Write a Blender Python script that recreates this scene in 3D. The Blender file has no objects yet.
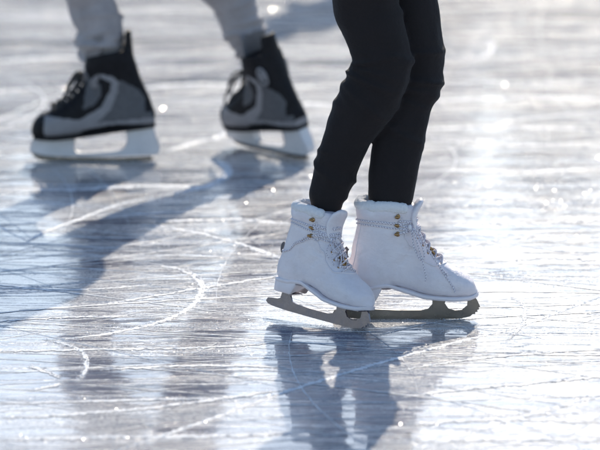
import bpy, bmesh, math, random
import numpy as np
from mathutils import Vector, Matrix, noise
from mathutils.bvhtree import BVHTree
R = math.radians
random.seed(7); rng = np.random.default_rng(7)
S = bpy.context.scene
C = S.collection

# ---------------------------------------------------------------- camera geometry
CAMH, PITCH, F = 1.40, R(10.7), 3333.0
cp, sp = math.cos(PITCH), math.sin(PITCH)
def ray(px, py):
    r, u = px - 300, -(py - 225)
    return Vector((r, F*cp + u*sp, -F*sp + u*cp))
def ground(px, py, z=0.0):
    d = ray(px, py); t = (z - CAMH)/d.z
    return Vector((0, 0, CAMH)) + d*t
def atY(px, py, Y):
    d = ray(px, py); return Vector((0, 0, CAMH)) + d*(Y/d.y)

cam = bpy.data.cameras.new('camera'); co = bpy.data.objects.new('camera', cam); C.objects.link(co)
co.location = (0, 0, CAMH); co.rotation_euler = (R(90) - PITCH, 0, 0)
cam.lens = 200; cam.sensor_width = 36; cam.clip_start = .1; cam.clip_end = 2000
cam.dof.use_dof = True; cam.dof.focus_distance = 6.52; cam.dof.aperture_fstop = 4.0
S.camera = co

# ---------------------------------------------------------------- materials
def nt(name):
    m = bpy.data.materials.new(name); m.use_nodes = True
    return m, m.node_tree, m.node_tree.nodes['Principled BSDF']
def N(t, typ, **kw):
    n = t.nodes.new(typ)
    for k, v in kw.items():
        if k.startswith('i_'):
            key = k[2:].replace('_', ' ')
            n.inputs[int(key) if key.isdigit() else key].default_value = v
        else: setattr(n, k, v)
    return n
def math_(t, op, a, b=None, clamp=False):
    n = t.nodes.new('ShaderNodeMath'); n.operation = op; n.use_clamp = clamp
    for i, v in enumerate((a, b)):
        if v is None: continue
        if isinstance(v, (int, float)): n.inputs[i].default_value = v
        else: t.links.new(v, n.inputs[i])
    return n.outputs[0]
def mixc(t, f, a, b):
    n = t.nodes.new('ShaderNodeMix'); n.data_type = 'RGBA'
    for s, v in ((n.inputs[0], f), (n.inputs[6], a), (n.inputs[7], b)):
        if isinstance(v, (int, float)): s.default_value = v
        elif isinstance(v, tuple): s.default_value = (*v, 1) if len(v) == 3 else v
        else: t.links.new(v, s)
    return n.outputs[2]
def ramp(t, v, lo, hi, a=0.0, b=1.0):
    n = t.nodes.new('ShaderNodeMapRange'); n.clamp = True
    t.links.new(v, n.inputs[0])
    for i, x in zip((1, 2, 3, 4), (lo, hi, a, b)): n.inputs[i].default_value = x
    return n.outputs[0]
def noise_(t, vec, scale, detail=4, rough=.5, dist=0.0, dim='3D'):
    n = t.nodes.new('ShaderNodeTexNoise'); n.noise_dimensions = dim
    n.inputs['Scale'].default_value = scale; n.inputs['Detail'].default_value = detail
    n.inputs['Roughness'].default_value = rough; n.inputs['Distortion'].default_value = dist
    if vec is not None: t.links.new(vec, n.inputs['Vector'])
    return n.outputs['Fac']
def bump_(t, h, strength, dist, normal=None):
    n = t.nodes.new('ShaderNodeBump'); n.inputs['Strength'].default_value = strength
    n.inputs['Distance'].default_value = dist; t.links.new(h, n.inputs['Height'])
    if normal is not None: t.links.new(normal, n.inputs['Normal'])
    return n.outputs[0]
def mapping(t, vec, rot=0, scale=(1, 1, 1), loc=(0, 0, 0)):
    n = t.nodes.new('ShaderNodeMapping'); n.inputs['Rotation'].default_value = (0, 0, rot)
    n.inputs['Scale'].default_value = scale; n.inputs['Location'].default_value = loc
    t.links.new(vec, n.inputs['Vector']); return n.outputs[0]

def simple(name, col, rough=.5, metal=0, var=.08, vscale=30, bump=0, bscale=200, sheen=0, spec=.5, coat=0, mott=None):
    m, t, p = nt(name)
    oc = t.nodes.new('ShaderNodeTexCoord').outputs['Object']
    n = noise_(t, oc, vscale, 5, .6)
    a = tuple(c*(1-var) for c in col); b = tuple(min(1, c*(1+var)) for c in col)
    t.links.new(mixc(t, ramp(t, n, .3, .7), a, mott or b), p.inputs['Base Color'])
    t.links.new(ramp(t, noise_(t, oc, vscale*2.3, 4), .3, .7, rough*.85, min(1, rough*1.15)), p.inputs['Roughness'])
    p.inputs['Metallic'].default_value = metal
    p.inputs['Sheen Weight'].default_value = sheen; p.inputs['Specular IOR Level'].default_value = spec
    p.inputs['Coat Weight'].default_value = coat
    if bump:
        t.links.new(bump_(t, noise_(t, oc, bscale, 6, .65), bump, .002), p.inputs['Normal'])
    return m

def fabric(name, col, weave=900, sheen=.25, rough=.9, knit=.4):
    m, t, p = nt(name)
    oc = t.nodes.new('ShaderNodeTexCoord').outputs['Object']
    n = noise_(t, oc, 25, 6, .6)
    fine = noise_(t, mapping(t, oc, 0, (1, 1, .35)), weave, 2, .5)
    f = math_(t, 'ADD', math_(t, 'MULTIPLY', n, .6), math_(t, 'MULTIPLY', fine, .5))
    t.links.new(mixc(t, ramp(t, f, .35, .75), tuple(c*.75 for c in col), tuple(c*1.25 for c in col)), p.inputs['Base Color'])
    p.inputs['Roughness'].default_value = rough; p.inputs['Sheen Weight'].default_value = sheen
    p.inputs['Sheen Roughness'].default_value = .4
    b1 = bump_(t, fine, knit, .001)
    t.links.new(bump_(t, noise_(t, oc, 60, 5, .55), .5, .004, b1), p.inputs['Normal'])
    return m

M = {}
M['leather'] = simple('white_leather', (.77, .715, .755), .42, var=.05, vscale=14, bump=.35, bscale=160, spec=.4, mott=(.81, .765, .79))
t_ = M['leather'].node_tree; p_ = t_.nodes['Principled BSDF']; oc_ = t_.nodes.new('ShaderNodeTexCoord').outputs['Object']
base_ = p_.inputs['Base Color'].links[0].from_socket
z_ = N(t_, 'ShaderNodeSeparateXYZ'); t_.links.new(oc_, z_.inputs[0])
sc_ = math_(t_, 'MULTIPLY', ramp(t_, noise_(t_, mapping(t_, oc_, R(30), (1, 1, 2.5)), 55, 7, .75, .6), .56, .70), ramp(t_, z_.outputs[2], .16, .05))
sc2_ = ramp(t_, noise_(t_, oc_, 18, 6, .7), .52, .75, 0, .35)
t_.links.new(mixc(t_, math_(t_, 'MAXIMUM', math_(t_, 'MULTIPLY', sc_, .45), sc2_), base_, (.52, .48, .47)), p_.inputs['Base Color'])
cr_ = noise_(t_, mapping(t_, oc_, 0, (1, 1, 2.2)), 38, 3, .55, 1.5)
crz_ = ramp(t_, math_(t_, 'ABSOLUTE', math_(t_, 'SUBTRACT', cr_, .5)), 0, .03)
t_.links.new(bump_(t_, crz_, .35, .0012, p_.inputs['Normal'].links[0].from_socket), p_.inputs['Normal'])
M['fleece'] = simple('white_fleece', (.84, .83, .85), .95, var=.05, vscale=40, bump=1.0, bscale=420, sheen=.6, spec=.1)
M['sole_white'] = simple('white_sole', (.75, .70, .735), .4, var=.04, vscale=20, bump=.15, bscale=90)
M['steel'] = simple('blade_steel', (.165, .155, .19), .26, metal=.9, var=.1, vscale=30, bump=.05, bscale=300)
M['steel_dull'] = simple('frosted_blade_steel', (.17, .15, .135), .30, metal=.85, var=.12, vscale=30, bump=.1, bscale=260)
M['brass'] = simple('aged_brass', (.36, .22, .10), .35, metal=.9, var=.3, vscale=200)
M['legging'] = fabric('black_stretch_cotton', (.0085, .0055, .0065), sheen=.05)
M['jacket'] = fabric('dark_jacket', (.03, .03, .045))
M['sweat'] = fabric('grey_sweatpants', (.36, .325, .325), sheen=.5)
M['coat'] = fabric('blue_grey_coat', (.10, .12, .17))
M['skin'] = simple('skin', (.55, .34, .26), .5, var=.05)
M['hair'] = simple('brown_hair', (.06, .035, .02), .5, var=.3, vscale=120)
M['black'] = simple('black_boot_shell', (.010, .009, .011), .6, spec=.2, var=.3, vscale=60, bump=.3, bscale=150)
M['silver'] = simple('silver_panel', (.24, .23, .24), .5, var=.08, vscale=50)
M['grey'] = simple('grey_mesh_panel', (.10, .098, .105), .7, var=.2, vscale=120, bump=.5, bscale=500)
M['holder'] = simple('white_blade_holder', (.70, .685, .70), .35, var=.06, vscale=30)
M['tonguegrey'] = simple('grey_felt_tongue', (.22, .20, .20), .9, var=.12, vscale=60, sheen=.05)

def lace_mat(name, base, fleck):
    m, t, p = nt(name)
    a = N(t, 'ShaderNodeAttribute', attribute_name='lu').outputs['Fac']
    g = N(t, 'ShaderNodeAttribute', attribute_name='la').outputs['Fac']
    w1 = math_(t, 'SINE', math_(t, 'ADD', math_(t, 'MULTIPLY', a, 1150), g))
    w2 = math_(t, 'SINE', math_(t, 'SUBTRACT', math_(t, 'MULTIPLY', a, 690), math_(t, 'MULTIPLY', g, 2)))
    f = math_(t, 'MAXIMUM', ramp(t, w1, .80, .93), ramp(t, w2, .93, .99))
    t.links.new(mixc(t, f, base, fleck), p.inputs['Base Color'])
    p.inputs['Roughness'].default_value = .8
    t.links.new(bump_(t, w1, .2, .0004), p.inputs['Normal'])
    return m
M['lace'] = lace_mat('flecked_lace', (.78, .75, .79), (.16, .11, .19))
M['blacklace'] = simple('black_lace', (.02, .02, .022), .8)

# ---------------------------------------------------------------- mesh helpers
def link(name, me, mat=None, parent=None, smooth=True):
    o = bpy.data.objects.new(name, me); C.objects.link(o)
    if mat is not None:
        for x in (mat if isinstance(mat, list) else [mat]): me.materials.append(x)
    if smooth: me.shade_smooth()
    if parent is not None: o.parent = parent
    return o
def mesh(verts, faces):
    me = bpy.data.meshes.new('m'); me.from_pydata([tuple(v) for v in verts], [], faces); me.update(); return me
class MB:
    def __init__(s): s.v = []; s.f = []; s.lu = []; s.la = []
    def add(s, v, f, lu=None, la=None):
        b = len(s.v); s.v += [tuple(x) for x in v]; s.f += [tuple(i+b for i in q) for q in f]
        s.lu += lu if lu else [0.]*len(v); s.la += la if la else [0.]*len(v)
    def rings(s, rings, cap=True, lu=None):
        n = len(rings[0]); v = [p for r in rings for p in r]; f = []
        for i in range(len(rings)-1):
            for j in range(n):
                k = (j+1) % n
                f.append((i*n+j, i*n+k, (i+1)*n+k, (i+1)*n+j))
        if cap:
            f.append(tuple(range(n))[::-1]); f.append(tuple((len(rings)-1)*n+j for j in range(n)))
        L = [lu[i] if lu else 0. for i in range(len(rings)) for j in range(n)]
        A = [2*math.pi*j/n for i in range(len(rings)) for j in range(n)]
        s.add(v, f, L, A)
    def tube(s, pts, rad, n=16, sub=1, flat=None, disp=None):
        pts = [Vector(p) for p in pts]
        rad = rad if isinstance(rad, (list, tuple)) else [rad]*len(pts)
        if sub > 1: pts, rad = spline(pts, rad, sub)
        T = [(pts[min(i+1, len(pts)-1)] - pts[max(i-1, 0)]).normalized() for i in range(len(pts))]
        up = Vector((0, 1, 0)) if abs(T[0].y) < .8 else Vector((1, 0, 0))
        rr = []; lu = [0.]
        for i in range(1, len(pts)): lu.append(lu[-1] + (pts[i]-pts[i-1]).length)
        for i, p in enumerate(pts):
            up = (up - T[i]*up.dot(T[i])).normalized(); sd = T[i].cross(up)
            a = rad[i] if not isinstance(rad[i], tuple) else rad[i][0]
            b = rad[i] if not isinstance(rad[i], tuple) else rad[i][1]
            ring = []
            for j in range(n):
                th = 2*math.pi*j/n
                d = sd*math.cos(th)*a + up*math.sin(th)*b
                if disp: d = d*(1 + disp(lu[i], th, p)/max(d.length, 1e-6))
                ring.append(p + d)
            rr.append(ring)
        s.rings(rr, True, lu)
    def ball(s, c, r, n=16, m=12, rot=None):
        r = r if isinstance(r, tuple) else (r, r, r); rr = []
        for i in range(m+1):
            ph = -math.pi/2 + math.pi*(i+.02)/(m+.04)
            ring = []
            for j in range(n):
                th = 2*math.pi*j/n
                d = Vector((r[0]*math.cos(ph)*math.cos(th), r[1]*math.cos(ph)*math.sin(th), r[2]*math.sin(ph)))
                if rot: d = rot @ d
                ring.append(Vector(c) + d)
            rr.append(ring)
        s.rings(rr)
    def mesh(s, attrs=False):
        me = mesh(s.v, s.f)
        bm = bmesh.new(); bm.from_mesh(me); bmesh.ops.recalc_face_normals(bm, faces=bm.faces); bm.to_mesh(me); bm.free()
        if attrs:
            for nme, d in (('lu', s.lu), ('la', s.la)):
                a = me.attributes.new(nme, 'FLOAT', 'POINT'); a.data.foreach_set('value', np.array(d, dtype=np.float32))
        return me
def spline(pts, rad, sub):
    P, Q = [], []
    for i in range(len(pts)-1):
        p0, p1, p2, p3 = pts[max(i-1, 0)], pts[i], pts[i+1], pts[min(i+2, len(pts)-1)]
        for k in range(sub):
            t = k/sub
            P.append(.5*((2*p1) + (p2-p0)*t + (2*p0-5*p1+4*p2-p3)*t*t + (3*p1-p0-3*p2+p3)*t**3))
            a, b = rad[i], rad[i+1]
            e = t*t*(3-2*t)
            Q.append(tuple(x+(y-x)*e for x, y in zip(a, b)) if isinstance(a, tuple) else a+(b-a)*e)
    P.append(pts[-1]); Q.append(rad[-1]); return P, Q
def remesh(me, voxel, smooth_it=4, fac=.5):
    o = bpy.data.objects.new('tmp', me); C.objects.link(o)
    r = o.modifiers.new('r', 'REMESH'); r.mode = 'VOXEL'; r.voxel_size = voxel; r.adaptivity = 0
    s = o.modifiers.new('s', 'SMOOTH'); s.iterations = smooth_it; s.factor = fac
    dg = bpy.context.evaluated_depsgraph_get(); dg.update()
    out = bpy.data.meshes.new_from_object(o.evaluated_get(dg))
    bpy.data.objects.remove(o); return out
def bvh_of(me):
    return BVHTree.FromPolygons([v.co for v in me.vertices], [p.vertices for p in me.polygons])
def I(x, xs, ys): return float(np.interp(x, xs, ys))
def sstep(a, b, x):
    t = min(1, max(0, (x-a)/(b-a))); return t*t*(3-2*t)
def plate(poly, th, sub_y=0, bevel=.0008):
    bm = bmesh.new(); vs = [bm.verts.new((x, -th/2+sub_y, z)) for x, z in poly]
    f = bm.faces.new(vs)
    r = bmesh.ops.extrude_face_region(bm, geom=[f])
    bmesh.ops.translate(bm, verts=[g for g in r['geom'] if isinstance(g, bmesh.types.BMVert)], vec=(0, th, 0))
    bmesh.ops.recalc_face_normals(bm, faces=bm.faces)
    if bevel: bmesh.ops.bevel(bm, geom=[e for e in bm.edges], offset=bevel, segments=2, affect='EDGES', clamp_overlap=True)
    bmesh.ops.triangulate(bm, faces=[f for f in bm.faces if len(f.verts) > 4])
    me = bpy.data.meshes.new('m'); bm.to_mesh(me); bm.free(); return me
def merge(mes):
    bm = bmesh.new()
    for m in mes: bm.from_mesh(m)
    me = bpy.data.meshes.new('m'); bm.to_mesh(me); bm.free(); return me
def smooth_poly(pts, sub=5):
    n = len(pts); out = []
    for i in range(n):
        p0, p1, p2, p3 = [Vector((*pts[(i+k-1) % n], 0)) for k in range(4)]
        for k in range(sub):
            t = k/sub
            q = .5*((2*p1) + (p2-p0)*t + (2*p0-5*p1+4*p2-p3)*t*t + (3*p1-p0-3*p2+p3)*t**3)
            out.append((q.x, q.y))
    return out
def pushed(bvh, p, r):
    p = Vector(p); loc, n, i, d = bvh.find_nearest(p)
    if (p-loc).dot(n) < r: p = loc + n*r
    return p
def draped(bvh, pts, r, sub=8):
    P, _ = spline([Vector(p) for p in pts], [0]*len(pts), sub)
    out = []
    for p in P:
        loc, n, i, d = bvh.find_nearest(p); out.append(loc + n*r)
    return out
def tag(o, label=None, cat=None, group=None, kind=None):
    for k, v in (('label', label), ('category', cat), ('group', group), ('kind', kind)):
        if v: o[k] = v
    return o

# ---------------------------------------------------------------- figure skate
# side profile, local metres: x = forward from the blade's tail, z = up from the ice
FX = [.205-.205+.031, .05, .09, .13, .16, .169, .179, .191, .210, .2296, .250, .265, .276, .2825, .285]
FH = [.12, .15, .165, .175, .185, .176, .158, .139, .121, .1085, .0985, .0895, .079, .064, .052]
FW = [.018, .030, .0315, .0305, .033, .035, .037, .040, .0425, .0435, .041, .036, .027, .014, .006]
SX = [.028, .045, .075, .085, .11, .14, .18, .24, .27, .286]
SZ = [.068, .068, .069, .072, .074, .064, .0525, .0495, .0505, .0545]     # underside of the upper (top of the sole)
def boot_mesh():
    mb = MB(); rr = []
    for x in list(np.linspace(.031, .25, 44)) + list(np.linspace(.253, .285, 18)):
        zb, H, W = I(x, SX, SZ), I(x, FX, FH), I(x, FX, FW)
        H = max(H, zb+.006); ring = []
        for j in range(40):
            th = 2*math.pi*j/40; c, s_ = math.cos(th), math.sin(th)
            e = .62 if s_ < 0 else .85
            hh = (H-zb); zc = zb + hh*.35
            yy = W*math.copysign(abs(c)**e, c)
            zz = zc + (hh*.65 if s_ > 0 else hh*.35)*math.copysign(abs(s_)**(.8 if s_ > 0 else .5), s_)
            cx = .006*math.sin((x-.05)/.235*math.pi)      # slight curve of the last
            ring.append((x, yy+cx*.3, zz))
        rr.append(ring)
    mb.rings(rr)
    rr = []
    zs = np.linspace(.062, .232, 60)
    for z in zs:
        xb = I(z, [.06, .08, .105, .13, .16, .195, .205, .22, .232], [.033, .0305, .031, .036, .042, .0475, .0465, .0445, .047])
        xf = I(z, [.06, .10, .139, .161, .187, .200, .213, .225, .232], [.12, .15, .186, .177, .1665, .162, .1625, .163, .160])
        w = I(z, [.06, .09, .12, .15, .18, .197, .21, .225, .232], [.029, .0325, .0345, .036, .0385, .0385, .042, .043, .040])
        c = (xb+xf)/2; a = (xf-xb)/2; ring = []
        for j in range(48):
            th = 2*math.pi*j/48; cc, ss = math.cos(th), math.sin(th)
            k = 1.0
            if z > .2: # padded collar lobes, a notch where the quarters part
                k += .05*math.sin((z-.2)/.032*math.pi)*(1+.3*math.sin(3*th+1))
            yw = w*math.copysign(abs(ss)**.88, ss)*k*(1-.18*max(0, cc)**2)
            ring.append((c + a*math.copysign(abs(cc)**.92, cc)*(1+(k-1)*.4), yw, z))
        rr.append(ring)
    mb.rings(rr)
    me = remesh(mb.mesh(), .0024, 7, .5)
    # soft creases of worn leather at ankle, and dimples
    for v in me.vertices:
        p = v.co; n = v.normal
        a = math.exp(-((p.z-.150)/.03)**2)*sstep(.09, .15, p.x)
        w = noise.noise(Vector((p.x*28, p.y*20, p.z*30)))*.0016 + noise.noise(p*75)*.0005
        cr = -abs(math.sin((p.z+.45*p.x)*85 + 2.2*noise.noise(p*14)))**6*.0012*a*max(0, .5+noise.noise(p*25+Vector((3, 1, 2)))*1.5)
        v.co = p + n*(w*1.7+cr*1.5)
    return me
def slab(xs, wfun, zbot, ztop, n=1):
    """a solid following the plan outline of the foot between two heights"""
    mb = MB(); top = []; L = []
    for x in xs: L.append((x, wfun(x)))
    loop = [(x, w) for x, w in L] + [(x, -w) for x, w in reversed(L)]
    r = []
    for f, o in ((0, .9), (.12, 1.0), (.88, 1.0), (1, .97)):
        r.append([(x, y*o, zbot(x)*(1-f) + ztop(x)*f) for x, y in loop])
    mb.rings(r)
    return mb.mesh()
def make_figure_skate(parent, steel):
    bm_ = boot_mesh(); bv = bvh_of(bm_)
    sk = link('figure_skate', bm_, M['leather'], parent)
    # sole and stacked heel in one moulded white piece
    foot_w = lambda x: max(.003, I(x, [.027, .032, .045, .08, .12, .16, .21, .2296, .25, .267, .278, .284, .2868], [.009, .020, .0285, .031, .0285, .0315, .041, .043, .041, .0345, .0255, .0135, .003]))
    xs = list(np.linspace(.027, .045, 8)) + list(np.linspace(.05, .255, 50)) + list(np.linspace(.258, .2868, 16))
    so = slab(xs, foot_w, lambda x: I(x, SX, SZ)-.0065, lambda x: I(x, SX, SZ)+.0015)
    hx = list(np.linspace(.027, .045, 8)) + list(np.linspace(.05, .096, 10))
    hz = lambda x: I(x, [.027, .085, .096], [.0405, .0405, .0625])
    he = slab(hx, lambda x: foot_w(x)*.97 - .001*(x-.03)/.06, hz, lambda x: I(x, SX, SZ)-.004)
    link('sole', merge([so, he]), M['sole_white'], sk)
    # blade : runner, two posts, toe pick, from the traced outline
    px = lambda a: [((x-332)/514, (319-y)*.00199) for x, y in a]
    out = px([(332, 314), (334, 310.3), (340, 309.3), (348, 308.8), (352, 307), (353.5, 301), (352, 297.6), (368, 297.6), (366, 302),
              (369, 307.6), (376, 309.3), (400, 310.2), (422, 310), (429, 308.3), (433, 303.5), (432.5, 295.2), (447.5, 295.2), (445.5, 303), (449, 308),
              (456, 310), (463, 309.3), (468, 305), (468.6, 294.6), (474, 294.6), (478, 299), (481.3, 306.4), (479.6, 306.8), (480.2, 309), (478.4, 309.2),
              (478.6, 311.4), (476.4, 311.5), (476.2, 313.6), (473.6, 313.6), (471, 316), (462, 318), (440, 319), (400, 319.2), (360, 318.8), (342, 317.8), (335, 316.4)])
    bl = plate(out, .0042, bevel=0)
    pl1 = plate([(.036, .0395), (.083, .0395), (.083, .0415), (.036, .0415)], .034, bevel=0)
    zt = lambda x: I(x, SX, SZ)-.0062
    pl2 = plate([(.188, zt(.188)-.0025), (.27, zt(.27)-.0025), (.27, zt(.27)), (.188, zt(.188))], .040, bevel=0)
    link('blade', merge([bl, pl1, pl2]), M['steel'] if steel == 0 else M['steel_dull'], sk, smooth=False)
    # tongue
    mb = MB(); mb.tube([(.165, 0, .165), (.158, 0, .195), (.159, 0, .213), (.166, 0, .228), (.173, 0, .237), (.176, 0, .240)],
                       [(.005, .020), (.006, .027), (.008, .028), (.008, .026), (.006, .018), (.003, .008)], 28, 5)
    link('tongue', remesh(mb.mesh(), .0022, 6), M['leather'], sk)
    # fleece cuff inside the collar
    mb = MB(); pts = []
    for j in range(41):
        a = R(38) + (2*math.pi-R(76))*j/40
        pts.append((.104 + .051*math.cos(a), .037*math.sin(a), .2275 + .003*math.sin(3*a) + (.004 if abs(a-math.pi) < 1 else 0)))
    mb.tube(pts, [.006] + [.0115]*39 + [.006], 14)
    cu = remesh(mb.mesh(), .0022, 3)
    for v in cu.vertices:
        v.co += v.normal*(noise.noise(v.co*380)*.0016 + noise.noise(v.co*60)*.0010)
    link('fleece_cuff', cu, M['fleece'], sk)
    # piping along the throat and quarter seam
    side = [(.143, .05, .205), (.146, .05, .175), (.160, .045, .148), (.180, .040, .126), (.203, .030, .112), (.216, .014, .110)]
    mb = MB(); mb.tube(draped(bv, [(x, -y, z) for x, y, z in side] + [(.219, 0, .109)] + side[::-1], .0006), .0014, 8)
    link('piping', mb.mesh(), M['leather'], sk)
    mb = MB(); mb.tube(draped(bv, [(.046, -.03, .20), (.040, -.03, .16), (.034, -.03, .12), (.034, -.03, .08)], .0003), .0009, 6)
    link('heel_seam', mb.mesh(), M['leather'], sk)
    # punched eyelets
    front = [(.1665, .187), (.1735, .168), (.181, .152), (.192, .137), (.205, .124), (.217, .1145)]
    eye = []
    for (x, z) in front:
        for s in (-1, 1):
            p = draped(bv, [(x-.004, s*.021, z), (x-.004, s*.0211, z)], 0.0, 1)[0]; loc, n, i, d = bv.find_nearest(p)
            q = n.to_track_quat('Z', 'Y').to_matrix()
            mb = MB(); mb.tube([loc - n*.001, loc + n*.0009], [.0027, .0024], 12); eye.append((loc, n)); link('eyelet', mb.mesh(), M['brass'], sk)
    # hooks, three a side
    hook_pts = []
    for s in (-1, 1):
        for z in (.212, .1945, .177):
            loc, n, i, d = bv.ray_cast(Vector((.127, s*.2, z)), Vector((0, -s, 0))); fw = Vector((1, 0, 0))
            hk = MB(); q = n.to_track_quat('Z', 'Y').to_matrix()
            hk.ball(loc + n*.0012, (.0050, .0052, .0022), 14, 8, q)
            hk.tube([loc + n*.001, loc + n*.0042, loc + n*.0058 - fw*.0024, loc + n*.0052 - fw*.0052, loc + n*.0042 - fw*.0062],
                    [.0022, .0022, .0026, .0030, .0018], 10, 4)
            link('hook', hk.mesh(), M['brass'], sk); hook_pts.append((loc, n, s))
    # laces
    mb = MB()
    def lace(pts, r=.0015, sub=7, drape=True, off=1.0):
        P = draped(bv, pts, r*off, sub) if drape else [pushed(bv, p, r) for p in spline([Vector(p) for p in pts], [0]*len(pts), sub)[0]]
        P = [p + Vector((noise.noise(p*90), noise.noise(p*90+Vector((5, 0, 0))), noise.noise(p*90+Vector((0, 7, 0)))))*.0005 for p in P]
        mb.tube(P, r, 9)
    for k in range(0, len(eye)-2, 2):
        (a, na), (b, nb), (c, nc), (d_, nd) = eye[k], eye[k+1], eye[k+2], eye[k+3]
        for (u, v, lift) in ((a, d_, .003), (b, c, .006)):
            m_ = (u+v)/2 + Vector((lift, 0, lift))
            lace([u, m_, v], drape=False)
            lace([u+Vector((.001, 0, .003)), m_+Vector((.002, 0, .003)), v+Vector((.001, 0, .003))], drape=False)
    hk = lambda s, z, dx=.002: bv.ray_cast(Vector((.128+dx, s*.2, z)), Vector((0, -s, 0)))[0] + Vector((0, s*.001, 0))
    for za, zb, lf in ((.187, .177, .004), (.177, .1945, .006), (.1945, .203, .004)):
        for s in (-1, 1):
            lace([hk(s, za, 0), (.158, s*.026, (za+zb)/2+.001), (.170+lf, 0, (za+zb)/2+.002), (.158, -s*.026, (za+zb)/2), hk(-s, zb, 0)], sub=6, drape=True, off=1.6)
    def wrap(z0, z1, zz=.0, ph=0):
        pts = []
        for j in range(33):
            a = 2*math.pi*j/32 + ph
            dd = Vector((math.cos(a), math.sin(a), 0)); o_ = Vector((.104, 0, z0 + (z1-z0)*j/32 + zz*math.sin(2*a)))
            h_ = bv.ray_cast(o_ + dd*.2, -dd)[0]; pts.append((h_ if h_ else o_ + dd*.05) + dd*.001)
        lace(pts, sub=3, drape=False)
    wrap(.203, .197, .0015); wrap(.199, .201, .002, 1); wrap(.192, .188, .003, 2)
    if steel == 0:   # strand carried down behind the heel, knot high on the throat
        for dz in (0, .006):
            lace([(.165, -.02, .172+dz), (.14, -.06, .171+dz), (.11, -.06, .160+dz*.7), (.08, -.06, .149+dz*.5), (.055, -.06, .139), (.036, -.03, .131+dz*.3), (.02, 0, .130), (.036, .03, .132)], sub=8)
        K = Vector((.170, -.016, .176))
        for e in ([(.182, -.024, .160), (.188, -.030, .140), (.197, -.034, .128)], [(.185, -.006, .158), (.196, -.010, .142), (.206, -.022, .130)],
                  [(.182, -.034, .172), (.196, -.040, .163), (.206, -.038, .157)], [(.176, .010, .160), (.188, .016, .145), (.199, .012, .132)],
                  [(.176, -.036, .162), (.178, -.040, .148), (.186, -.036, .138)], [(.178, 0, .168), (.186, .003, .152), (.200, -.005, .137)]):
            lace([K] + e, r=.0015, drape=False)
        mb.ball(K, (.005, .006, .005), 10, 8)
    else:            # loose bow whose loops hang over the instep
        K = Vector((.152, -.034, .190))
        for e in ([(.170, -.037, .178), (.188, -.036, .146), (.212, -.038, .108), (.232, -.043, .079), (.241, -.047, .063)],
                          [(.166, -.036, .181), (.180, -.036, .158), (.199, -.036, .128), (.214, -.038, .108), (.226, -.040, .096)],
                  [(.156, -.042, .172), (.160, -.044, .150), (.169, -.046, .132), (.176, -.046, .128), (.179, -.044, .140), (.170, -.042, .165), (.158, -.038, .188)],
                  [(.160, -.044, .176), (.172, -.046, .140), (.180, -.047, .108), (.183, -.048, .095), (.182, -.048, .086)]):
            lace([K] + e, r=.0015, drape=False)
        mb.ball(K, (.005, .0045, .006), 10, 8)
    link('laces', mb.mesh(True), M['lace'], sk)
    # brass lace keeper at the base of the throat
    c = Vector((.197, -.004, .139)); loc, n, i, d = bv.find_nearest(c)
    q = n.to_track_quat('Z', 'Y').to_matrix(); mb = MB()
    ring = [loc + n*.004 + q @ Vector((.0065*math.cos(a), .013*math.sin(a), .001*math.cos(2*a))) for a in np.linspace(0, 2*math.pi, 25)]
    mb.tube(ring, .0019, 8)
    mb.ball(loc + n*.0032, (.0055, .0115, .0018), 14, 8, q)
    link('lace_keeper', mb.mesh(), M['brass'], sk)
    # pull tab at the heel
    mb = MB(); mb.tube([(.030, -.002, .142), (.0262, -.003, .138), (.0255, -.003, .128), (.028, -.002, .122)], [(.0045, .0012)]*4, 8, 3)
    link('pull_tab', mb.mesh(), M['grey'], sk)
    return sk

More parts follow.
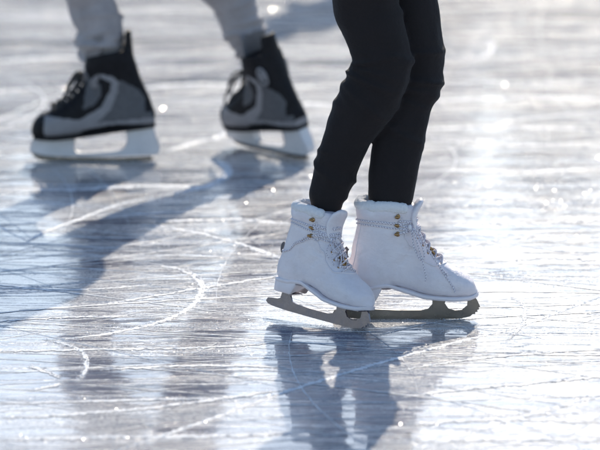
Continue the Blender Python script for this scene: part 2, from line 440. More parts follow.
# ---------------------------------------------------------------- hockey skate
HX = [.006, .03, .07, .11, .15, .184, .204, .234, .262, .276, .290, .303, .312, .317]
HH = [.13, .165, .19, .205, .21, .20, .172, .150, .134, .1285, .1235, .115, .102, .088]
HW = [.020, .031, .034, .034, .036, .040, .0425, .0455, .0465, .045, .041, .034, .023, .010]
BZx = [.0, .03, .10, .16, .214, .26, .32]
BZ = [.097, .093, .084, .075, .068, .064, .066]
def inside(poly, x, y):
    c = False; n = len(poly)
    for i in range(n):
        x1, y1 = poly[i]; x2, y2 = poly[(i+1) % n]
        if (y1 > y) != (y2 > y) and x < (x2-x1)*(y-y1)/(y2-y1)+x1: c = not c
    return c
def make_hockey_skate(parent):
    q3 = lambda L: [((158-(20+x*.4))*.00249, (161-y*.4)*.00253) for x, y in L]
    mb = MB(); rr = []
    for x in list(np.linspace(.006, .27, 46)) + list(np.linspace(.274, .317, 18)):
        zb, H, W = I(x, BZx, BZ), I(x, HX, HH), I(x, HX, HW); ring = []
        for j in range(36):
            th = 2*math.pi*j/36; c, s_ = math.cos(th), math.sin(th); hh = H-zb
            yy = W*math.copysign(abs(c)**.75, c)
            zz = zb + hh*.35 + (hh*.65 if s_ > 0 else hh*.35)*math.copysign(abs(s_)**(.85 if s_ > 0 else .6), s_)
            ring.append((x, yy, zz))
        rr.append(ring)
    mb.rings(rr); rr = []
    for z in np.linspace(.095, .284, 52):
        xb = I(z, [.09, .119, .164, .215, .256, .275], [.010, .004, .019, .042, .054, .060])
        xf = I(z, [.09, .15, .19, .205, .23, .256, .275], [.15, .19, .190, .184, .180, .182, .180])
        w = I(z, [.09, .13, .17, .22, .26, .275], [.034, .037, .037, .041, .047, .046])
        # the collar dips toward the front
        c = (xb+xf)/2; a = (xf-xb)/2; ring = []
        for j in range(40):
            th = 2*math.pi*j/40; cc, ss = math.cos(th), math.sin(th)
            zz = z - (.018*sstep(-.2, 1, cc))*sstep(.2, .27, z)
            ring.append((c + a*math.copysign(abs(cc)**.9, cc), w*math.copysign(abs(ss)**.9, ss), zz))
        rr.append(ring)
    mb.rings(rr)
    # tendon guard
    rr = []
    for k in range(12):
        t = k/11; z = .25 + .083*t; ring = []
        for j in range(20):
            a = 2*math.pi*j/20; y = (.036-.012*t)*math.cos(a)
            ring.append((.064 + .006*t + .006*math.sin(a) + y*y*16, y, z))
        rr.append(ring)
    mb.rings(rr)
    me = remesh(mb.mesh(), .003, 5)
    P = {1: [q3([(62, 282), (150, 292), (205, 262), (228, 218), (232, 200), (212, 190), (200, 184), (204, 178), (236, 184), (250, 198), (246, 224), (228, 268), (196, 300), (345, 286), (345, 306), (250, 302), (160, 318), (128, 345), (62, 352)])],
         2: [q3([(254, 192), (300, 218), (330, 262), (336, 286), (196, 300), (228, 268), (246, 224), (250, 198)]),
             q3([(170, 186), (205, 205), (206, 232), (186, 256), (160, 266)])]}
    for x in (M['black'], M['silver'], M['grey']): me.materials.append(x)
    for p in me.polygons:
        c = p.center; k = 0
        if abs(c.y) > .012 or c.x < .25:
            for mi, polys in P.items():
                if any(inside(pl, c.x, c.z) for pl in polys): k = mi
        if c.x < .03: k = 0 if c.z > .13 else k
        p.material_index = k
    bv = bvh_of(me)
    sk = link('hockey_skate', me, None, parent)
    # blade holder with its window, and the steel runner
    hp = smooth_poly(q3([(38, 342), (90, 338), (137, 330), (136, 352), (136, 372), (150, 379), (200, 377), (245, 373), (262, 362), (268, 340), (266, 316), (300, 308),
                         (330, 308), (342, 335), (351, 360), (349, 376), (330, 384), (200, 389), (80, 387), (36, 380), (22, 374), (26, 356)]), 4)
    bm = bmesh.new(); n = len(hp); L = []
    for yy, sc in ((-.012, .0), (-.015, .003), (.015, .003), (.012, .0)): L.append([bm.verts.new((x, yy*(.55+.6*min(1, z/.06)), z)) for x, z in hp])
    for a, b in zip(L[:-1], L[1:]):
        for i in range(n): bm.faces.new((a[i], a[(i+1) % n], b[(i+1) % n], b[i]))
    bm.faces.new(L[0][::-1]); bm.faces.new(L[-1]); bmesh.ops.recalc_face_normals(bm, faces=bm.faces)
    bmesh.ops.triangulate(bm, faces=[f for f in bm.faces if len(f.verts) > 4])
    hm = bpy.data.meshes.new('m'); bm.to_mesh(hm); bm.free()
    ho = link('blade_holder', hm, M['holder'], sk, smooth=False)
    run = [(.006, .008), (.02, .002), (.06, 0), (.25, 0), (.295, .003), (.312, .012), (.318, .024), (.30, .018), (.25, .012), (.1, .010), (.02, .014)]
    link('runner', plate(run, .004, bevel=0), M['steel_dull'], sk, smooth=False)
    # sole plate
    so = slab(list(np.linspace(.006, .312, 50)), lambda x: I(x, HX, HW)*.92, lambda x: I(x, BZx, BZ)-.006, lambda x: I(x, BZx, BZ)+.004)
    link('sole', so, M['black'], sk)
    # tongue
    mb = MB(); rr = []
    for k in range(20):
        t = k/19; z = .19 + .135*t; xc = I(t, [0, .4, 1], [.180, .176, .168]) ; ring = []
        for j in range(24):
            a = 2*math.pi*j/24; y = .040*math.cos(a); ring.append((xc + .007*math.sin(a) - y*y*22, y, z))
        rr.append(ring)
    mb.rings(rr); link('tongue', remesh(mb.mesh(), .003, 4), M['tonguegrey'], sk)
    # laces across the throat with a loose bow
    mb = MB()
    th = [(.262, .1365), (.247, .1435), (.232, .152), (.217, .162), (.203, .174), (.193, .190), (.187, .208), (.184, .226)]
    for k in range(len(th)-1):
        for s in (-1, 1):
            a = Vector((th[k][0], s*.026, th[k][1]-.006)); b = Vector((th[k+1][0], -s*.026, th[k+1][1]-.006)); m_ = (a+b)/2 + Vector((.010, 0, .014))
            mb.tube([pushed(bv, p, .0025) for p in spline([a, m_, b], [0]*3, 6)[0]], .0028, 8)
    for s in (-1, 1):
        mb.tube([(.188, s*.012, .225), (.205, s*.03, .222), (.222, s*.042, .196), (.226, s*.045, .17), (.214, s*.044, .180), (.200, s*.036, .205), (.188, s*.012, .225)], .0027, 8, 5)
        mb.tube([(.188, s*.008, .225), (.21, s*.036, .205), (.235, s*.050, .165), (.245, s*.052, .140)], .0027, 8, 5)
    link('laces', mb.mesh(), M['blacklace'], sk)
    # round emblem and light trim on the ankle
    for s in (-1, 1):
        mb = MB()
        for rad, tr in ((.019, .0035), (.008, .0045)):
            pts = draped(bv, [(.066+rad*math.cos(a), s*.08, .232+rad*1.1*math.sin(a)) for a in np.linspace(0, 2*math.pi, 20)], .0008, 1)
            mb.tube(pts, tr, 8)
        link('emblem', mb.mesh(), M['silver'], sk)
    return sk

# ---------------------------------------------------------------- people
def leg_folds(seed, knee_lu, amt=.004, ankle_lu=None, L=1.0, dense=1.0):
    """horizontal gathers of cloth behind/over the knee and above the ankle"""
    r = random.Random(seed); F_ = []
    for k in range(int(13*dense)): F_.append((knee_lu + r.gauss(0, .05), r.uniform(0, 6.28), r.uniform(.5, 1.3), r.uniform(-.02, .02), r.uniform(.004, .008)))
    for k in range(int(6*dense)):
        F_.append(((ankle_lu if ankle_lu is not None else knee_lu) + r.uniform(-.05, .05), r.uniform(0, 6.28), r.uniform(.4, .9), r.uniform(-.02, .02), r.uniform(.004, .008)))
    def f(lu, th, p):
        d = 0
        for (c, a, s, tilt, w) in F_:
            x = (lu - c - tilt*math.sin(th-a))/w
            if abs(x) < 3: d += amt*s*math.exp(-x*x)*max(0, .35 + .65*math.cos(th-a))
        d += noise.noise(Vector((math.cos(th)*1.2, math.sin(th)*1.2, lu*9+seed)))*.004
        d += noise.noise(Vector((math.cos(th)*2.5, math.sin(th)*2.5, lu*28+seed)))*.0016
        return d
    return f
def hand(mb, wrist, dirn, side, curl=.5):
    """palm, four bent fingers of different lengths and a thumb from the side of the palm"""
    d = Vector(dirn).normalized(); s = Vector(side); s = (s - d*s.dot(d)).normalized(); n = d.cross(s)
    w = Vector(wrist)
    mb.tube([w, w+d*.03, w+d*.065, w+d*.088], [(.021, .016), (.034, .014), (.038, .013), (.036, .010)], 16, 2) if False else None
    for k in range(4):
        o = s*((k-1.5)*.019)
        mb.tube([w + o*.5, w + d*.045 + o*.9, w + d*.085 + o], [.014, .0135, .0115], 10, 2)
        ln = (.066, .075, .070, .054)[k]; b = w + d*.082 + o
        k1 = b + (d*math.cos(curl*.6) + n*math.sin(curl*.6))*ln*.42
        k2 = k1 + (d*math.cos(curl*1.3) + n*math.sin(curl*1.3))*ln*.33
        k3 = k2 + (d*math.cos(curl*1.9) + n*math.sin(curl*1.9))*ln*.25
        mb.tube([b, k1, k2, k3], [.0095, .0088, .008, .0065], 8, 3)
    t0 = w + d*.022 - s*.022; t1 = t0 + d*.028 - s*.024 + n*.006; t2 = t1 + d*.028 - s*.008 + n*.010
    mb.tube([w + d*.01, t0, t1, t2], [.014, .0135, .011, .0085], 8, 3)
def person(label, J, legR, mats, folds, hair_long):
    """J: joints; legR: list of (points, radii) for the two trouser legs"""
    P = {k: Vector(v) for k, v in J.items()}
    root = bpy.data.objects.new('person', None); C.objects.link(root)
    root.location = (P['pelvis'].x, P['pelvis'].y, 0); o0 = root.location.copy()
    tag(root, label, 'person')
    fw = P['face'].normalized(); sd = Vector((0, 0, 1)).cross(fw).normalized()
    hd = P['head']
    # one continuous body
    mb = MB()
    mb.tube([P['pelvis']+Vector((0, 0, -.04)), P['pelvis']+Vector((0, 0, .06)), P['waist'], P['chest'], P['neck']+Vector((0, 0, -.05)), P['neck'], hd+Vector((0, 0, -.06))],
            [.12, .125, .105, .125, .08, .052, .05], 20, 3)
    for pts, rad in legR: mb.tube(pts, [(r[0]*.66, r[1]*.66) for r in rad], 16, 4)
    for s in ('L', 'R'):
        a = P['shoulder'+s]; e = P['elbow'+s]; w = P['wrist'+s]
        mb.tube([P['neck']+Vector((0, 0, -.07)), a, a.lerp(e, .5), e, e.lerp(w, .4), w], [.05, .05, .040, .034, .034, .024], 14, 3)
        hand(mb, w, w-e, fw, .6)
    rot = Matrix((( fw.x, sd.x, 0), (fw.y, sd.y, 0), (0, 0, 1)))
    mb.ball(hd, (.094, .076, .115), 24, 18, rot); mb.ball(hd + fw*.03 + Vector((0, 0, -.055)), (.058, .052, .060), 18, 12, rot)
    mb.tube([hd + fw*.088 + Vector((0, 0, .012)), hd + fw*.104 + Vector((0, 0, -.018)), hd + fw*.090 + Vector((0, 0, -.030))], [.007, .012, .009], 10, 3)
    for s in (-1, 1):
        mb.ball(hd + sd*s*.077 + Vector((0, 0, -.005)) - fw*.005, (.018, .008, .030), 12, 8, rot)
        mb.ball(hd + fw*.076 + sd*s*.030 + Vector((0, 0, .004)), (.014, .015, .012), 10, 8, rot)
    mb.ball(hd + fw*.083 + Vector((0, 0, -.052)), (.010, .024, .006), 12, 8, rot)
    me = remesh(mb.mesh(), .006, 4)
    def fin(name, me, mat, parent=root):
        me.transform(Matrix.Translation(-o0)); return link(name, me, mat, parent)
    fin('body', me, M['skin'])
    # trousers
    mb = MB()
    for (pts, rad), f in zip(legR, folds): mb.tube(pts, rad, 40, 14, disp=f)
    mb.ball(P['pelvis']+Vector((0, 0, .0)), (.155, .165, .15), 28, 18, rot)
    mb.tube([P['pelvis'], P['waist']], [.145, .125], 24, 3)
    fin('leggings' if hair_long else 'sweatpants', remesh(mb.mesh(), .0038, 1), mats[0])
    # jacket
    mb = MB()
    df = lambda lu, th, p: noise.noise(p*9)*.010 + noise.noise(p*26)*.004
    mb.tube([P['pelvis']+Vector((0, 0, .05)), P['waist'], P['chest'], P['neck']+Vector((0, 0, -.06)), P['neck']+Vector((0, 0, .01))], [.165, .142, .165, .105, .068], 32, 6, disp=df)
    for s in ('L', 'R'):
        a = P['shoulder'+s]; e = P['elbow'+s]; w = P['wrist'+s]
        mb.tube([P['neck']+Vector((0, 0, -.08)), a, a.lerp(e, .5), e, e.lerp(w, .5), e.lerp(w, .95)], [.07, .072, .060, .052, .048, .040], 24, 5, disp=df)
    fin('jacket', remesh(mb.mesh(), .006, 3), mats[1])
    # hair
    mb = MB(); mb.ball(hd - fw*.012 + Vector((0, 0, .022)), (.101, .087, .108), 24, 16, rot)
    if hair_long: mb.tube([hd - fw*.07 + Vector((0, 0, .02)), hd - fw*.125 + Vector((0, 0, -.05)), hd - fw*.13 + Vector((0, 0, -.2)), hd - fw*.12 + Vector((0, 0, -.3))], [.04, .04, .032, .012], 14, 5)
    hm = remesh(mb.mesh(), .006, 2)
    # cut the hairline so the face stays free
    bm = bmesh.new(); bm.from_mesh(hm)
    bmesh.ops.delete(bm, geom=[v for v in bm.verts if (v.co-hd).dot(fw) > .052 - .5*max(0, v.co.z-hd.z-.03) and v.co.z < hd.z+.055], context='VERTS')
    bm.to_mesh(hm); bm.free()
    fin('hair', hm, M['hair'])
    # eyes
    for s in (-1, 1):
        mb = MB(); mb.ball(hd + fw*.080 + sd*s*.031 + Vector((0, 0, .006)), (.011, .012, .010), 12, 8, rot)
        fin('eye', mb.mesh(), M['holder'])
    return root
def px_path(trace, Y, dep=.80):
    """(y, x_left, x_right) silhouette samples -> centre line and radii at depth Y"""
    pts, rad = [], []
    for y, a, b in trace:
        p, q = atY(a, y, Y), atY(b, y, Y); pts.append((p+q)/2); r = (q-p).length/2*.975; rad.append((r, r*dep))
    return pts, rad

# woman -----------------------------------------------------------------
gR = ground(405, 319); gLh = ground(270, 316); gLt = ground(367, 331)
def skate_matrix(lp, wp, yaw, pitch=0, roll=0, sc=1):
    m = Matrix.Rotation(yaw, 4, 'Z') @ Matrix.Rotation(pitch, 4, 'Y') @ Matrix.Rotation(roll, 4, 'X') @ Matrix.Scale(sc, 4)
    return Matrix.Translation(Vector(wp) - m @ Vector(lp)) @ m
M_near = skate_matrix((.25, 0, 0), ground(354, 330.5)+Vector((0, 0, .003)), R(-41), R(4), R(-8), .915)
M_far = skate_matrix((0, 0, 0), ground(332.5, 318.5), R(-1.5))
YR = (M_far @ Vector((.104, 0, .22))).y; YL = (M_near @ Vector((.104, 0, .22))).y
tR = [(228, 373, 407), (210, 369, 411), (194, 367, 414), (173, 369, 418), (145, 373, 425), (122, 378, 430), (107, 382, 433), (89, 384, 440), (58, 385, 446), (28, 383, 443), (0, 380, 438)]
tL = [(216, 315, 336), (205, 310, 343), (193, 308, 348), (168, 314, 358), (140, 321, 371), (126, 325, 379), (110, 332, 390), (93, 341, 401), (75, 351, 409), (61, 352, 412), (42, 348, 409), (20, 340, 404), (0, 332, 400)]
pR, rR = px_path(tR, YR+.0); pL, rL = px_path(tL, YL)
mpp = YR/F
hipx = (368-300)*mpp
zoff = lambda z: z
yaw = R(-14)   # she faces right, a little toward the camera
wf = Vector((math.cos(yaw), math.sin(yaw), 0)); wl = Vector((-wf.y, wf.x, 0))
pel = Vector(((366-300)*mpp, (YR+YL)/2+.0, .93))
hL, hR = pel + wf*.0 - wl*(-.085)*1, pel - wl*.085
# her left leg is the far one by side, yet the near skate is the crossing one: keep near hip for the near leg
for P_, sg in ((pL, -1), (pR, 1)):
    for i_ in range(3, len(P_)): P_[i_].y += sg*.028*sstep(.28, .5, P_[i_].z)
hNear, hFar = pel + Vector((-.02, -.075, -.03)), pel + Vector((.02, .075, -.03))
pL += [pL[-1].lerp(hNear, .5), hNear]; rL += [(.076, .076), (.088, .088)]
pR += [pR[-1].lerp(hFar, .5), hFar]; rR += [(.072, .072), (.088, .088)]
J = dict(pelvis=pel, waist=pel+Vector((.01, 0, .20)), chest=pel+Vector((.03, 0, .40)), neck=pel+Vector((.04, 0, .56)), head=pel+Vector((.06, -.01, .70)), face=wf,
         hipL=hFar, kneeL=pR[8], ankleL=pR[2], hipR=hNear, kneeR=pL[8], ankleR=pL[2],
         shoulderL=pel+Vector((.06, .17, .49)), elbowL=pel+Vector((.02, .30, .24)), wristL=pel+Vector((.18, .34, .07)),
         shoulderR=pel+Vector((.0, -.17, .49)), elbowR=pel+Vector((-.04, -.28, .24)), wristR=pel+Vector((.12, -.33, .08)))
woman = person('skater standing in black leggings and white lace-up figure skates', J, [(pR, rR), (pL, rL)], (M['legging'], M['jacket']),
               (leg_folds(3, .30, .0055, .22, dense=1.1), leg_folds(5, .31, .0060, .08, dense=1.2)), True)
def place(o, root, m): o.matrix_local = Matrix.Translation(-root.location) @ m
sk_near = make_figure_skate(woman, 0); sk_far = make_figure_skate(woman, 1)
place(sk_far, woman, M_far); place(sk_near, woman, M_near)
sk_near['label'] = 'white figure skate turned toward the viewer'
sk_far['label'] = 'white figure skate seen side on with hanging bow'

# man -------------------------------------------------------------------
g1 = ground(95, 161); YM = g1.y; mp = YM/F
g2 = ground(272, 155); YN = g2.y
t1 = [(70, 92, 126), (56, 86, 122), (44, 82, 124), (34, 79, 125), (24, 76, 123), (12, 70, 119), (0, 66, 114)]
t2 = [(62, 245, 267), (50, 238, 265), (42, 231, 267), (30, 224, 262), (15, 216, 259), (0, 209, 256)]
p1, r1 = px_path(t1, YM+.01); p2, r2 = px_path(t2, YN+.02)
pm = Vector(((155-300)*mp, (YM+YN)/2, .90))
k1 = Vector(((80-300)*mp, YM-.02, .53)); k2 = Vector(((205-300)*mp, YN, .50))
h1 = pm + Vector((-.02, -.09, -.02)); h2 = pm + Vector((.02, .09, -.02))
p1 += [k1, k1.lerp(h1, .5), h1]; r1 += [(x, x) for x in (.072, .085, .10)]
p2 += [k2, k2.lerp(h2, .5), h2]; r2 += [(x, x) for x in (.072, .085, .10)]
mf = Vector((-1, .05, 0))
J = dict(pelvis=pm, waist=pm+Vector((-.05, 0, .2)), chest=pm+Vector((-.13, 0, .41)), neck=pm+Vector((-.2, 0, .57)), head=pm+Vector((-.26, 0, .70)), face=mf,
         hipL=h1, kneeL=k1, ankleL=p1[2], hipR=h2, kneeR=k2, ankleR=p2[2],
         shoulderL=pm+Vector((-.15, -.2, .5)), elbowL=pm+Vector((-.10, -.30, .26)), wristL=pm+Vector((-.26, -.34, .10)),
         shoulderR=pm+Vector((-.15, .2, .5)), elbowR=pm+Vector((-.08, .30, .26)), wristR=pm+Vector((-.2, .36, .08)))
man = person('skater gliding in grey sweatpants and black and silver hockey skates', J, [(p1, r1), (p2, r2)], (M['sweat'], M['coat']),
             (leg_folds(11, .05, .011, .10, dense=1.0), leg_folds(12, .05, .011, .12, dense=1.0)), False)
hs1 = make_hockey_skate(man)
place(hs1, man, skate_matrix((0, 0, 0), ground(158, 161.5), R(180)))
def copy_tree(o, parent):
    c = o.copy(); C.objects.link(c); c.parent = parent
    for ch in o.children: copy_tree(ch, c)
    return c
hs2 = copy_tree(hs1, man)
place(hs2, man, skate_matrix((0, 0, 0), ground(312, 161.5), R(180-50), R(-1), R(-15), 1.0))
for c in list(hs1.children):
    if c.name.startswith('emblem'): bpy.data.objects.remove(c)
hs1['label'] = 'leading hockey skate in side view'; hs2['label'] = 'trailing hockey skate on its inside edge, heel toward the viewer'

# a third skater farther up the rink: above the frame, but his head's shadow reaches into it
far = copy_tree(man, None); far.location = (.52, 13.45, 0)
far['label'] = 'skater farthest up the rink, whose head shadow falls behind the black leggings'

# ---------------------------------------------------------------- ice
m, t, p = nt('rink_ice'); M['ice'] = m
wc = N(t, 'ShaderNodeNewGeometry').outputs['Position']
warp = N(t, 'ShaderNodeTexNoise', i_Scale=.8, i_Detail=2.0); t.links.new(wc, warp.inputs['Vector'])
vm = N(t, 'ShaderNodeVectorMath', operation='MULTIPLY_ADD'); t.links.new(warp.outputs['Color'], vm.inputs[0]); vm.inputs[1].default_value = (.25, .25, 0); t.links.new(wc, vm.inputs[2])
W = vm.outputs[0]
# fine skate grooves in many directions
gro = None
for k, (ang, sy, sx, lo, hi) in enumerate(((3, 55, .5, .67, .71), (-7, 75, .7, .65, .70), (14, 60, .6, .66, .70), (-21, 90, 1.0, .66, .71), (34, 70, .9, .68, .72), (-48, 80, 1.2, .69, .73), (1, 140, 2.4, .67, .74), (-3, 200, 5, .66, .74))):
    v = mapping(t, W, R(ang), (sx, sy, 1), (k*3.7, k*1.3, 0))
    g = ramp(t, noise_(t, v, 1.0, 2.0, .5, 0, '2D'), lo, hi)
    gro = g if gro is None else math_(t, 'MAXIMUM', gro, g)
# broken up along the groove
brk = ramp(t, noise_(t, wc, 45, 5, .8), .42, .56)
gro = math_(t, 'MULTIPLY', gro, brk)
# patches of scraped frost, drawn out across the rink
pat = noise_(t, mapping(t, W, R(2), (.42, 1.9, 1)), 1.25, 6, .62)
frost = ramp(t, pat, .49, .56)
pat2 = noise_(t, mapping(t, W, R(-4), (.8, 7, 1), (9, 2, 0)), 1.2, 5, .6)
frost2 = ramp(t, pat2, .51, .62)
frost3 = ramp(t, noise_(t, mapping(t, W, R(-2), (.9, 18, 1), (3, 5, 0)), 1.0, 5, .7), .54, .64)
fr = math_(t, 'MAXIMUM', math_(t, 'MULTIPLY', frost, .8), math_(t, 'MAXIMUM', math_(t, 'MULTIPLY', frost2, .9), math_(t, 'MULTIPLY', frost3, .9)))
grain = ramp(t, noise_(t, wc, 150, 5, .85), .44, .56)
fr = math_(t, 'MULTIPLY', fr, ramp(t, grain, 0, 1, .35, 1.0))
spk = math_(t, 'MULTIPLY', ramp(t, noise_(t, mapping(t, wc, 0, (1, 1.6, 1)), 190, 3, .7), .60, .66), ramp(t, noise_(t, wc, 3, 4, .7), .42, .6))
mask = math_(t, 'MAXIMUM', math_(t, 'MAXIMUM', fr, gro), spk, True)
col = mixc(t, mask, (.125, .135, .19), (.76, .755, .77))
t.links.new(col, p.inputs['Base Color'])
t.links.new(ramp(t, mask, 0, 1, .12, .40), p.inputs['Roughness'])
p.inputs['IOR'].default_value = 1.31; p.inputs['Specular IOR Level'].default_value = .5
p.inputs['Coat Weight'].default_value = 1.0; p.inputs['Coat Roughness'].default_value = .05; p.inputs['Coat IOR'].default_value = 1.55
nb = bump_(t, noise_(t, mapping(t, wc, 0, (1, 3, 1)), 9, 4, .6), .15, .014)
nb = bump_(t, gro, .25, .0010, nb)
amp = ramp(t, mask, 0, 1, .06, 1)
hh = math_(t, 'ADD', math_(t, 'MULTIPLY', noise_(t, wc, 330, 3, .8), .0009), math_(t, 'MULTIPLY', noise_(t, wc, 110, 3, .6), .0012))
nb = bump_(t, math_(t, 'MULTIPLY', hh, amp), 1.0, 1.0, nb)
t.links.new(nb, p.inputs['Normal'])
cb = bump_(t, noise_(t, mapping(t, wc, 0, (1, 2.2, 1)), 5, 3, .5), .08, .02)
cb = bump_(t, gro, .2, .0006, cb)
t.links.new(cb, p.inputs['Coat Normal'])
ice = link('ice', mesh([(-400, -60, 0), (400, -60, 0), (400, 900, 0), (-400, 900, 0)], [(0, 1, 2, 3)]), M['ice'], smooth=False)
tag(ice, kind='structure')

# raised snow-dusted ridges of skate marks
m, t, p = nt('scraped_ice_dust'); M['dust'] = m
wc = N(t, 'ShaderNodeNewGeometry').outputs['Position']
t.links.new(mixc(t, ramp(t, noise_(t, wc, 300, 2), .35, .65), (.62, .66, .72), (.86, .88, .90)), p.inputs['Base Color'])
p.inputs['Roughness'].default_value = .42; p.inputs['IOR'].default_value = 1.31
p.inputs['Subsurface Weight'].default_value = 0
t.links.new(bump_(t, noise_(t, wc, 700, 3, .8), .9, .0012), p.inputs['Normal'])
class Ridge:
    def __init__(s): s.v = []; s.f = []; s.n = 0
    def add(s, P, w, h, rag=.5):
        P = np.asarray(P, float); n = len(P)
        if n < 2: return
        T = np.gradient(P, axis=0); T /= np.linalg.norm(T, axis=1)[:, None]+1e-9
        Nn = np.stack([-T[:, 1], T[:, 0]], 1)
        taper = np.minimum(1, np.minimum(np.arange(n), np.arange(n)[::-1])/max(2, n*.15))+.02
        ww = w*taper*(1-rag+2*rag*rng.random(n)); hh = h*taper*(.4+1.1*rng.random(n))
        off = (rng.random(n)-.5)*w*1.1
        c = P + Nn*off[:, None]
        a = np.c_[c+Nn*ww[:, None]/2, np.full(n, .0004)]; b = np.c_[c-Nn*ww[:, None]/2, np.full(n, .0008)]; m_ = np.c_[c, hh+.001]
        s.v.append(np.stack([a, m_, b], 1).reshape(-1, 3))
        i = np.arange(n-1)*3 + s.n
        s.f.append(np.stack([i, i+1, i+4, i+3], 1)); s.f.append(np.stack([i+1, i+2, i+5, i+4], 1)); s.n += 3*n
    def build(s, name, mat):
        v = np.concatenate(s.v); f = np.concatenate(s.f)
        return link(name, fast_mesh(v, f), mat, smooth=False)
def fast_mesh(v, f):
    me = bpy.data.meshes.new('m'); me.vertices.add(len(v)); me.vertices.foreach_set('co', v.astype(np.float32).ravel())
    k = f.shape[1]; me.loops.add(len(f)*k); me.loops.foreach_set('vertex_index', f.astype(np.int32).ravel())
    me.polygons.add(len(f)); me.polygons.foreach_set('loop_start', (np.arange(len(f))*k).astype(np.int32))
    me.update(calc_edges=True); me.validate(); return me
rd = Ridge(); dustpts = []
def curve_px(pts, step=.006):
    Q = [Vector((*ground(*q)[:2], 0)) for q in pts]
    Pn, _ = spline(Q, [0]*len(Q), 60)
    A = np.array([(q.x, q.y) for q in Pn]); d = np.r_[0, np.cumsum(np.linalg.norm(np.diff(A, axis=0), axis=1))]
    u = np.arange(0, d[-1], step); return np.c_[np.interp(u, d, A[:, 0]), np.interp(u, d, A[:, 1])]
marks = [
 ([(127, 267), (165, 267), (190, 274), (201, 287), (191, 306), (160, 322), (113, 333), (75, 338), (45, 341)], .007, .8),
 ([(45, 340), (65, 345), (80, 351), (86, 361), (84, 372), (77, 381)], .004, 1.8),
 ([(27, 242), (45, 232), (75, 221), (115, 206), (152, 197)], .006, 1.2),
 ([(95, 306), (150, 297), (210, 287), (285, 275)], .006, .8),
 ([(140, 225), (185, 231), (235, 243), (290, 262)], .007, .8),
 ([(600, 297), (520, 326), (450, 344), (384, 362), (323, 380), (277, 395), (200, 423), (112, 452)], .006, .9),
 ([(0, 419), (80, 414), (160, 407), (280, 391)], .008, 1.2),
 ([(-10, 441), (100, 438), (200, 437), (300, 434)], .010, 1.2),
 ([(0, 404), (120, 401), (240, 398)], .005, .8),
 ([(508, 340), (520, 327), (525, 314), (521, 303), (508, 297)], .004, .6),
 ([(440, 62), (470, 60), (488, 54), (492, 46), (486, 40)], .006, .5),
 ([(165, 152), (195, 143), (222, 136), (232, 128)], .012, 1.0),
 ([(160, 196), (195, 190), (218, 182), (226, 172), (218, 163), (190, 160)], .012, 1.0),
 ([(612, 393), (540, 412), (470, 432), (410, 452)], .009, 1.0),
 ([(30, 391), (48, 387), (64, 383)], .006, 1.0), ([(28, 366), (45, 372), (60, 379)], .006, 1.0),
 ([(380, 335), (440, 322), (520, 316), (610, 312)], .003, .4),
 ([(400, 398), (470, 389), (540, 383), (620, 375)], .007, .9),
 ([(390, 372), (470, 360), (560, 352), (620, 350)], .004, .6),
 ([(410, 442), (500, 440), (620, 441)], .010, 1.0),
 ([(0, 288), (80, 290), (150, 285)], .004, .5), ([(430, 255), (500, 240), (560, 236), (610, 238)], .005, .6),
 ([(-10, 62), (60, 58), (150, 60)], .014, 1), ([(-10, 92), (20, 90), (30, 90)], .014, 1), ([(140, 88), (200, 84), (232, 86)], .014, 1), ([(290, 108), (310, 104), (330, 106)], .014, 1), ([(430, 102), (520, 97), (610, 100)], .014, 1.2),
 ([(420, 130), (500, 127), (610, 131)], .012, 1), ([(430, 170), (520, 172), (610, 168)], .012, 1), ([(430, 222), (520, 224), (610, 220)], .010, 1), ([(490, 262), (550, 258), (610, 262)], .010, 1), ([(-10, 188), (70, 190), (160, 186), (210, 189)], .012, 1),
 ([(155, 222), (230, 220), (290, 224)], .010, 1), ([(-10, 352), (90, 350), (200, 348), (280, 343)], .006, 1), ([(100, 370), (200, 366), (285, 368)], .006, 1), ([(-10, 322), (60, 318), (140, 316)], .005, .8), ([(400, 425), (500, 420), (610, 424)], .009, 1),
 ([(480, 130), (520, 120), (600, 112)], .008, .7), ([(430, 140), (520, 146), (610, 140)], .008, .7),
]
for pts, w, dn in marks:
    w *= 1.35; A = curve_px(pts)
    rd.add(A, w, w*.10, .8); rd.add(A+np.array([w*.7, w*.5]), w*.35, w*.05, .6)
    L = len(A); k = int(L*11*dn); i = rng.integers(0, L, k)
    dustpts.append((A[i] + rng.normal(0, w*.9, (k, 2)), np.full(k, .0011)))
bands = [([(420, 206), (510, 205), (610, 203)], .03, 2), ([(430, 184), (520, 187), (610, 190)], .03, 2), ([(150, 201), (230, 196), (310, 190)], .03, 1.5), ([(-5, 206), (60, 205), (100, 209)], .02, 1),
 ([(150, 243), (220, 252), (290, 250)], .025, 1), ([(470, 272), (540, 280), (610, 278)], .05, 3), ([(430, 330), (520, 334), (610, 330)], .02, 1), ([(-5, 437), (150, 436), (300, 432)], .012, 1.5),
 ([(90, 330), (200, 326), (280, 322)], .02, 1), ([(120, 356), (220, 352), (280, 356)], .02, 1.2), ([(400, 410), (500, 416), (610, 412)], .02, 1.2), ([(380, 440), (480, 444), (610, 438)], .02, 1.5),
 ([(430, 160), (520, 165), (610, 160)], .03, 1), ([(440, 85), (520, 84), (610, 82)], .02, .5), ([(440, 56), (510, 54), (610, 57)], .02, .4), ([(0, 402), (120, 398), (270, 402)], .012, 1), ([(160, 110), (200, 108), (230, 112)], .03, .4)]
for pts, w, dn in bands:
    A = curve_px(pts); L = len(A); k = int(L*16*dn); i = rng.integers(0, L, k)
    dustpts.append((A[i] + rng.normal(0, 1, (k, 2))*np.array([.02, w]), np.full(k, .0012)))
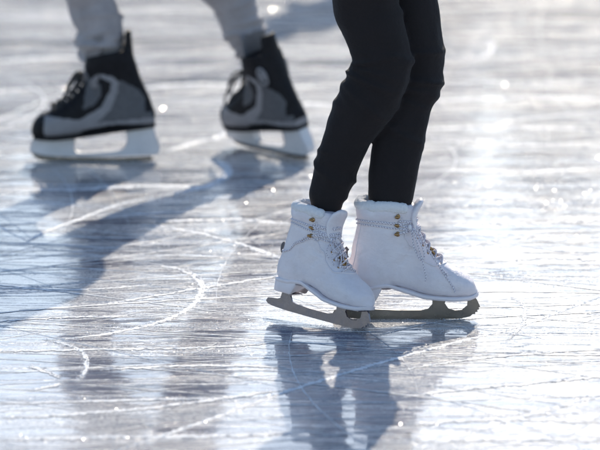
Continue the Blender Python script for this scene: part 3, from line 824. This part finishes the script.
for pts, w, dn in (([(336, 320), (400, 321), (470, 319.5), (478, 318)], .006, 4), ([(318, 325), (345, 330), (366, 332.5)], .008, 4), ([(30, 162), (90, 163), (158, 163)], .012, 2), ([(235, 147), (270, 154), (311, 163)], .012, 2)):
    A = curve_px(pts, .003); L = len(A); k = int(L*7*dn/2); i = rng.integers(0, L, k)
    dustpts.append((A[i] + rng.normal(0, w, (k, 2)), np.full(k, .0011)))
def arc(x, y, L, th, kap, step):
    n = max(3, int(L/step)); s_ = np.linspace(0, L, n); a = th + kap*s_
    return np.c_[x+np.cumsum(np.cos(a))*L/n, y+np.cumsum(np.sin(a))*L/n]
for k in range(1700):
    inner = k < 1250
    y = rng.uniform(4.6, 13.5) if inner else rng.uniform(3, 24); xr = 1.9 if inner else 6
    th = rng.normal(0, .22) if rng.random() < .82 else rng.uniform(0, math.pi)
    L = rng.uniform(.15, 1.1) if rng.random() < .7 else rng.uniform(1, 3)
    A = arc(rng.uniform(-xr, xr)-L/2, y, L, th, rng.normal(0, .45), .018)
    w = float(np.clip(rng.lognormal(-6.5, .5), .0006, .006))
    rd.add(A, w, w*.12, .6)
    if rng.random() < .5:
        kk = int(len(A)*5*rng.random()); i = rng.integers(0, len(A), kk); dustpts.append((A[i]+rng.normal(0, .004, (kk, 2)), np.full(kk, .0009)))
tag(rd.build('skate_marks', M['dust']), kind='stuff')
# loose grains of shaved ice
kk = 26000; cx = rng.uniform(-1.9, 1.9, kk*3); cy = rng.uniform(4.8, 13, kk*3)
keep = []
for i in range(kk*3):
    if noise.noise(Vector((cx[i]*1.3, cy[i]*3.2, 4))) + .5*noise.noise(Vector((cx[i]*7, cy[i]*12, 9))) > rng.uniform(-.2, .7): keep.append(i)
keep = keep[:kk]
dustpts.append((np.c_[cx[keep], cy[keep]], np.full(len(keep), .0009)))
Pp = np.concatenate([d[0] for d in dustpts]); Rr = np.concatenate([d[1] for d in dustpts])
n = len(Pp); Rr = Rr*np.where(Pp[:, 1] > 7.6, 1.4, 1.0)*np.clip(rng.lognormal(-.2, .5, n), .4, 2.6)
base = np.array([(1, 0, 0), (.1, .8, 0), (-.9, .1, 0), (-.1, -.7, 0)])
q = rng.normal(0, 1, (n, 4)); q /= np.linalg.norm(q, axis=1)[:, None]
w_, x_, y_, z_ = q.T
RM = np.stack([1-2*(y_**2+z_**2), 2*(x_*y_-z_*w_), 2*(x_*z_+y_*w_), 2*(x_*y_+z_*w_), 1-2*(x_**2+z_**2), 2*(y_*z_-x_*w_), 2*(x_*z_-y_*w_), 2*(y_*z_+x_*w_), 1-2*(x_**2+y_**2)], 1).reshape(n, 3, 3)
V = np.einsum('nij,kj->nki', RM, base)*Rr[:, None, None]*rng.uniform(.6, 1.3, (n, 4, 1))
V[:, :, :2] += Pp[:, None, :]; V[:, :, 2] *= .33; V[:, :, 2] += Rr[:, None]*.7
Fc = (np.array([(0, 1, 2, 3)])[None] + (np.arange(n)*4)[:, None, None]).reshape(-1, 4)
m, t, p = nt('ice_grain'); M['grain'] = m
oc = N(t, 'ShaderNodeNewGeometry').outputs['Random Per Island']
t.links.new(ramp(t, oc, 0, 1, .10, .34), p.inputs['Roughness'])
p.inputs['Base Color'].default_value = (.8, .83, .87, 1); p.inputs['IOR'].default_value = 1.31; p.inputs['Coat Weight'].default_value = .6; p.inputs['Coat Roughness'].default_value = .1
tr = N(t, 'ShaderNodeBsdfTranslucent'); tr.inputs[0].default_value = (.85, .88, .92, 1); mx = N(t, 'ShaderNodeMixShader', i_0=.5)
t.links.new(p.outputs[0], mx.inputs[1]); t.links.new(tr.outputs[0], mx.inputs[2]); t.links.new(mx.outputs[0], t.nodes['Material Output'].inputs[0])
tag(link('ice_shavings', fast_mesh(V.reshape(-1, 3), Fc), M['grain'], smooth=False), kind='stuff')

# unseen far trees, added to darken the sky mirrored in the upper ice
mt_, t, p = nt('added_evergreen'); p.inputs['Roughness'].default_value = .8
t.links.new(mixc(t, N(t, 'ShaderNodeNewGeometry').outputs['Random Per Island'], (.030, .036, .034), (.075, .078, .070)), p.inputs['Base Color'])
tv = []
for k in range(110):
    x0 = -70 + k*1.3 + rng.uniform(-1, 1); y0 = rng.uniform(58, 70); H = rng.uniform(6.5, 10.5); wd = rng.uniform(2.0, 3.4)
    nn = 420; zz = rng.random(nn)**.8; a = rng.uniform(0, 2*math.pi, nn); rr_ = wd*(1-zz)**.7*np.sqrt(rng.random(nn)) + .1
    cc = np.c_[x0+np.cos(a)*rr_, y0+np.sin(a)*rr_, .6+zz*H]
    ex = rng.normal(0, .45, (nn, 3)); ey = rng.normal(0, .45, (nn, 3))
    tv.append(np.stack([cc-ex, cc-ey, cc+ex, cc+ey], 1).reshape(-1, 3))
tv = np.concatenate(tv)
tag(link('added_far_trees', fast_mesh(tv, np.arange(len(tv)).reshape(-1, 4)), mt_, smooth=False), kind='stuff')

# ---------------------------------------------------------------- light
EL, AZ = R(31), R(8)
w = bpy.data.worlds.new('World'); S.world = w; w.use_nodes = True
bg = w.node_tree.nodes['Background']; sk = w.node_tree.nodes.new('ShaderNodeTexSky'); sk.sky_type = 'NISHITA'
sk.sun_disc = False; sk.sun_elevation = EL; sk.sun_rotation = AZ; sk.air_density = 1.1; sk.dust_density = .6; sk.ozone_density = 1.7; sk.altitude = 200
w.node_tree.links.new(sk.outputs[0], bg.inputs[0]); bg.inputs[1].default_value = .155
sl = bpy.data.lights.new('sun', 'SUN'); so = bpy.data.objects.new('sun', sl); C.objects.link(so)
sl.energy = 3.8; sl.angle = R(.5); sl.color = (1, .89, .73)
so.rotation_euler = Vector((-math.sin(AZ)*math.cos(EL), -math.cos(AZ)*math.cos(EL), -math.sin(EL))).to_track_quat('-Z', 'Y').to_euler()
S.view_settings.view_transform = 'Standard'; S.view_settings.look = 'None'; S.view_settings.gamma = 1; S.view_settings.use_curve_mapping = False
S.view_settings.exposure = 0.42
S.render.engine = 'CYCLES'; S.cycles.use_denoising = True; S.cycles.max_bounces = 5
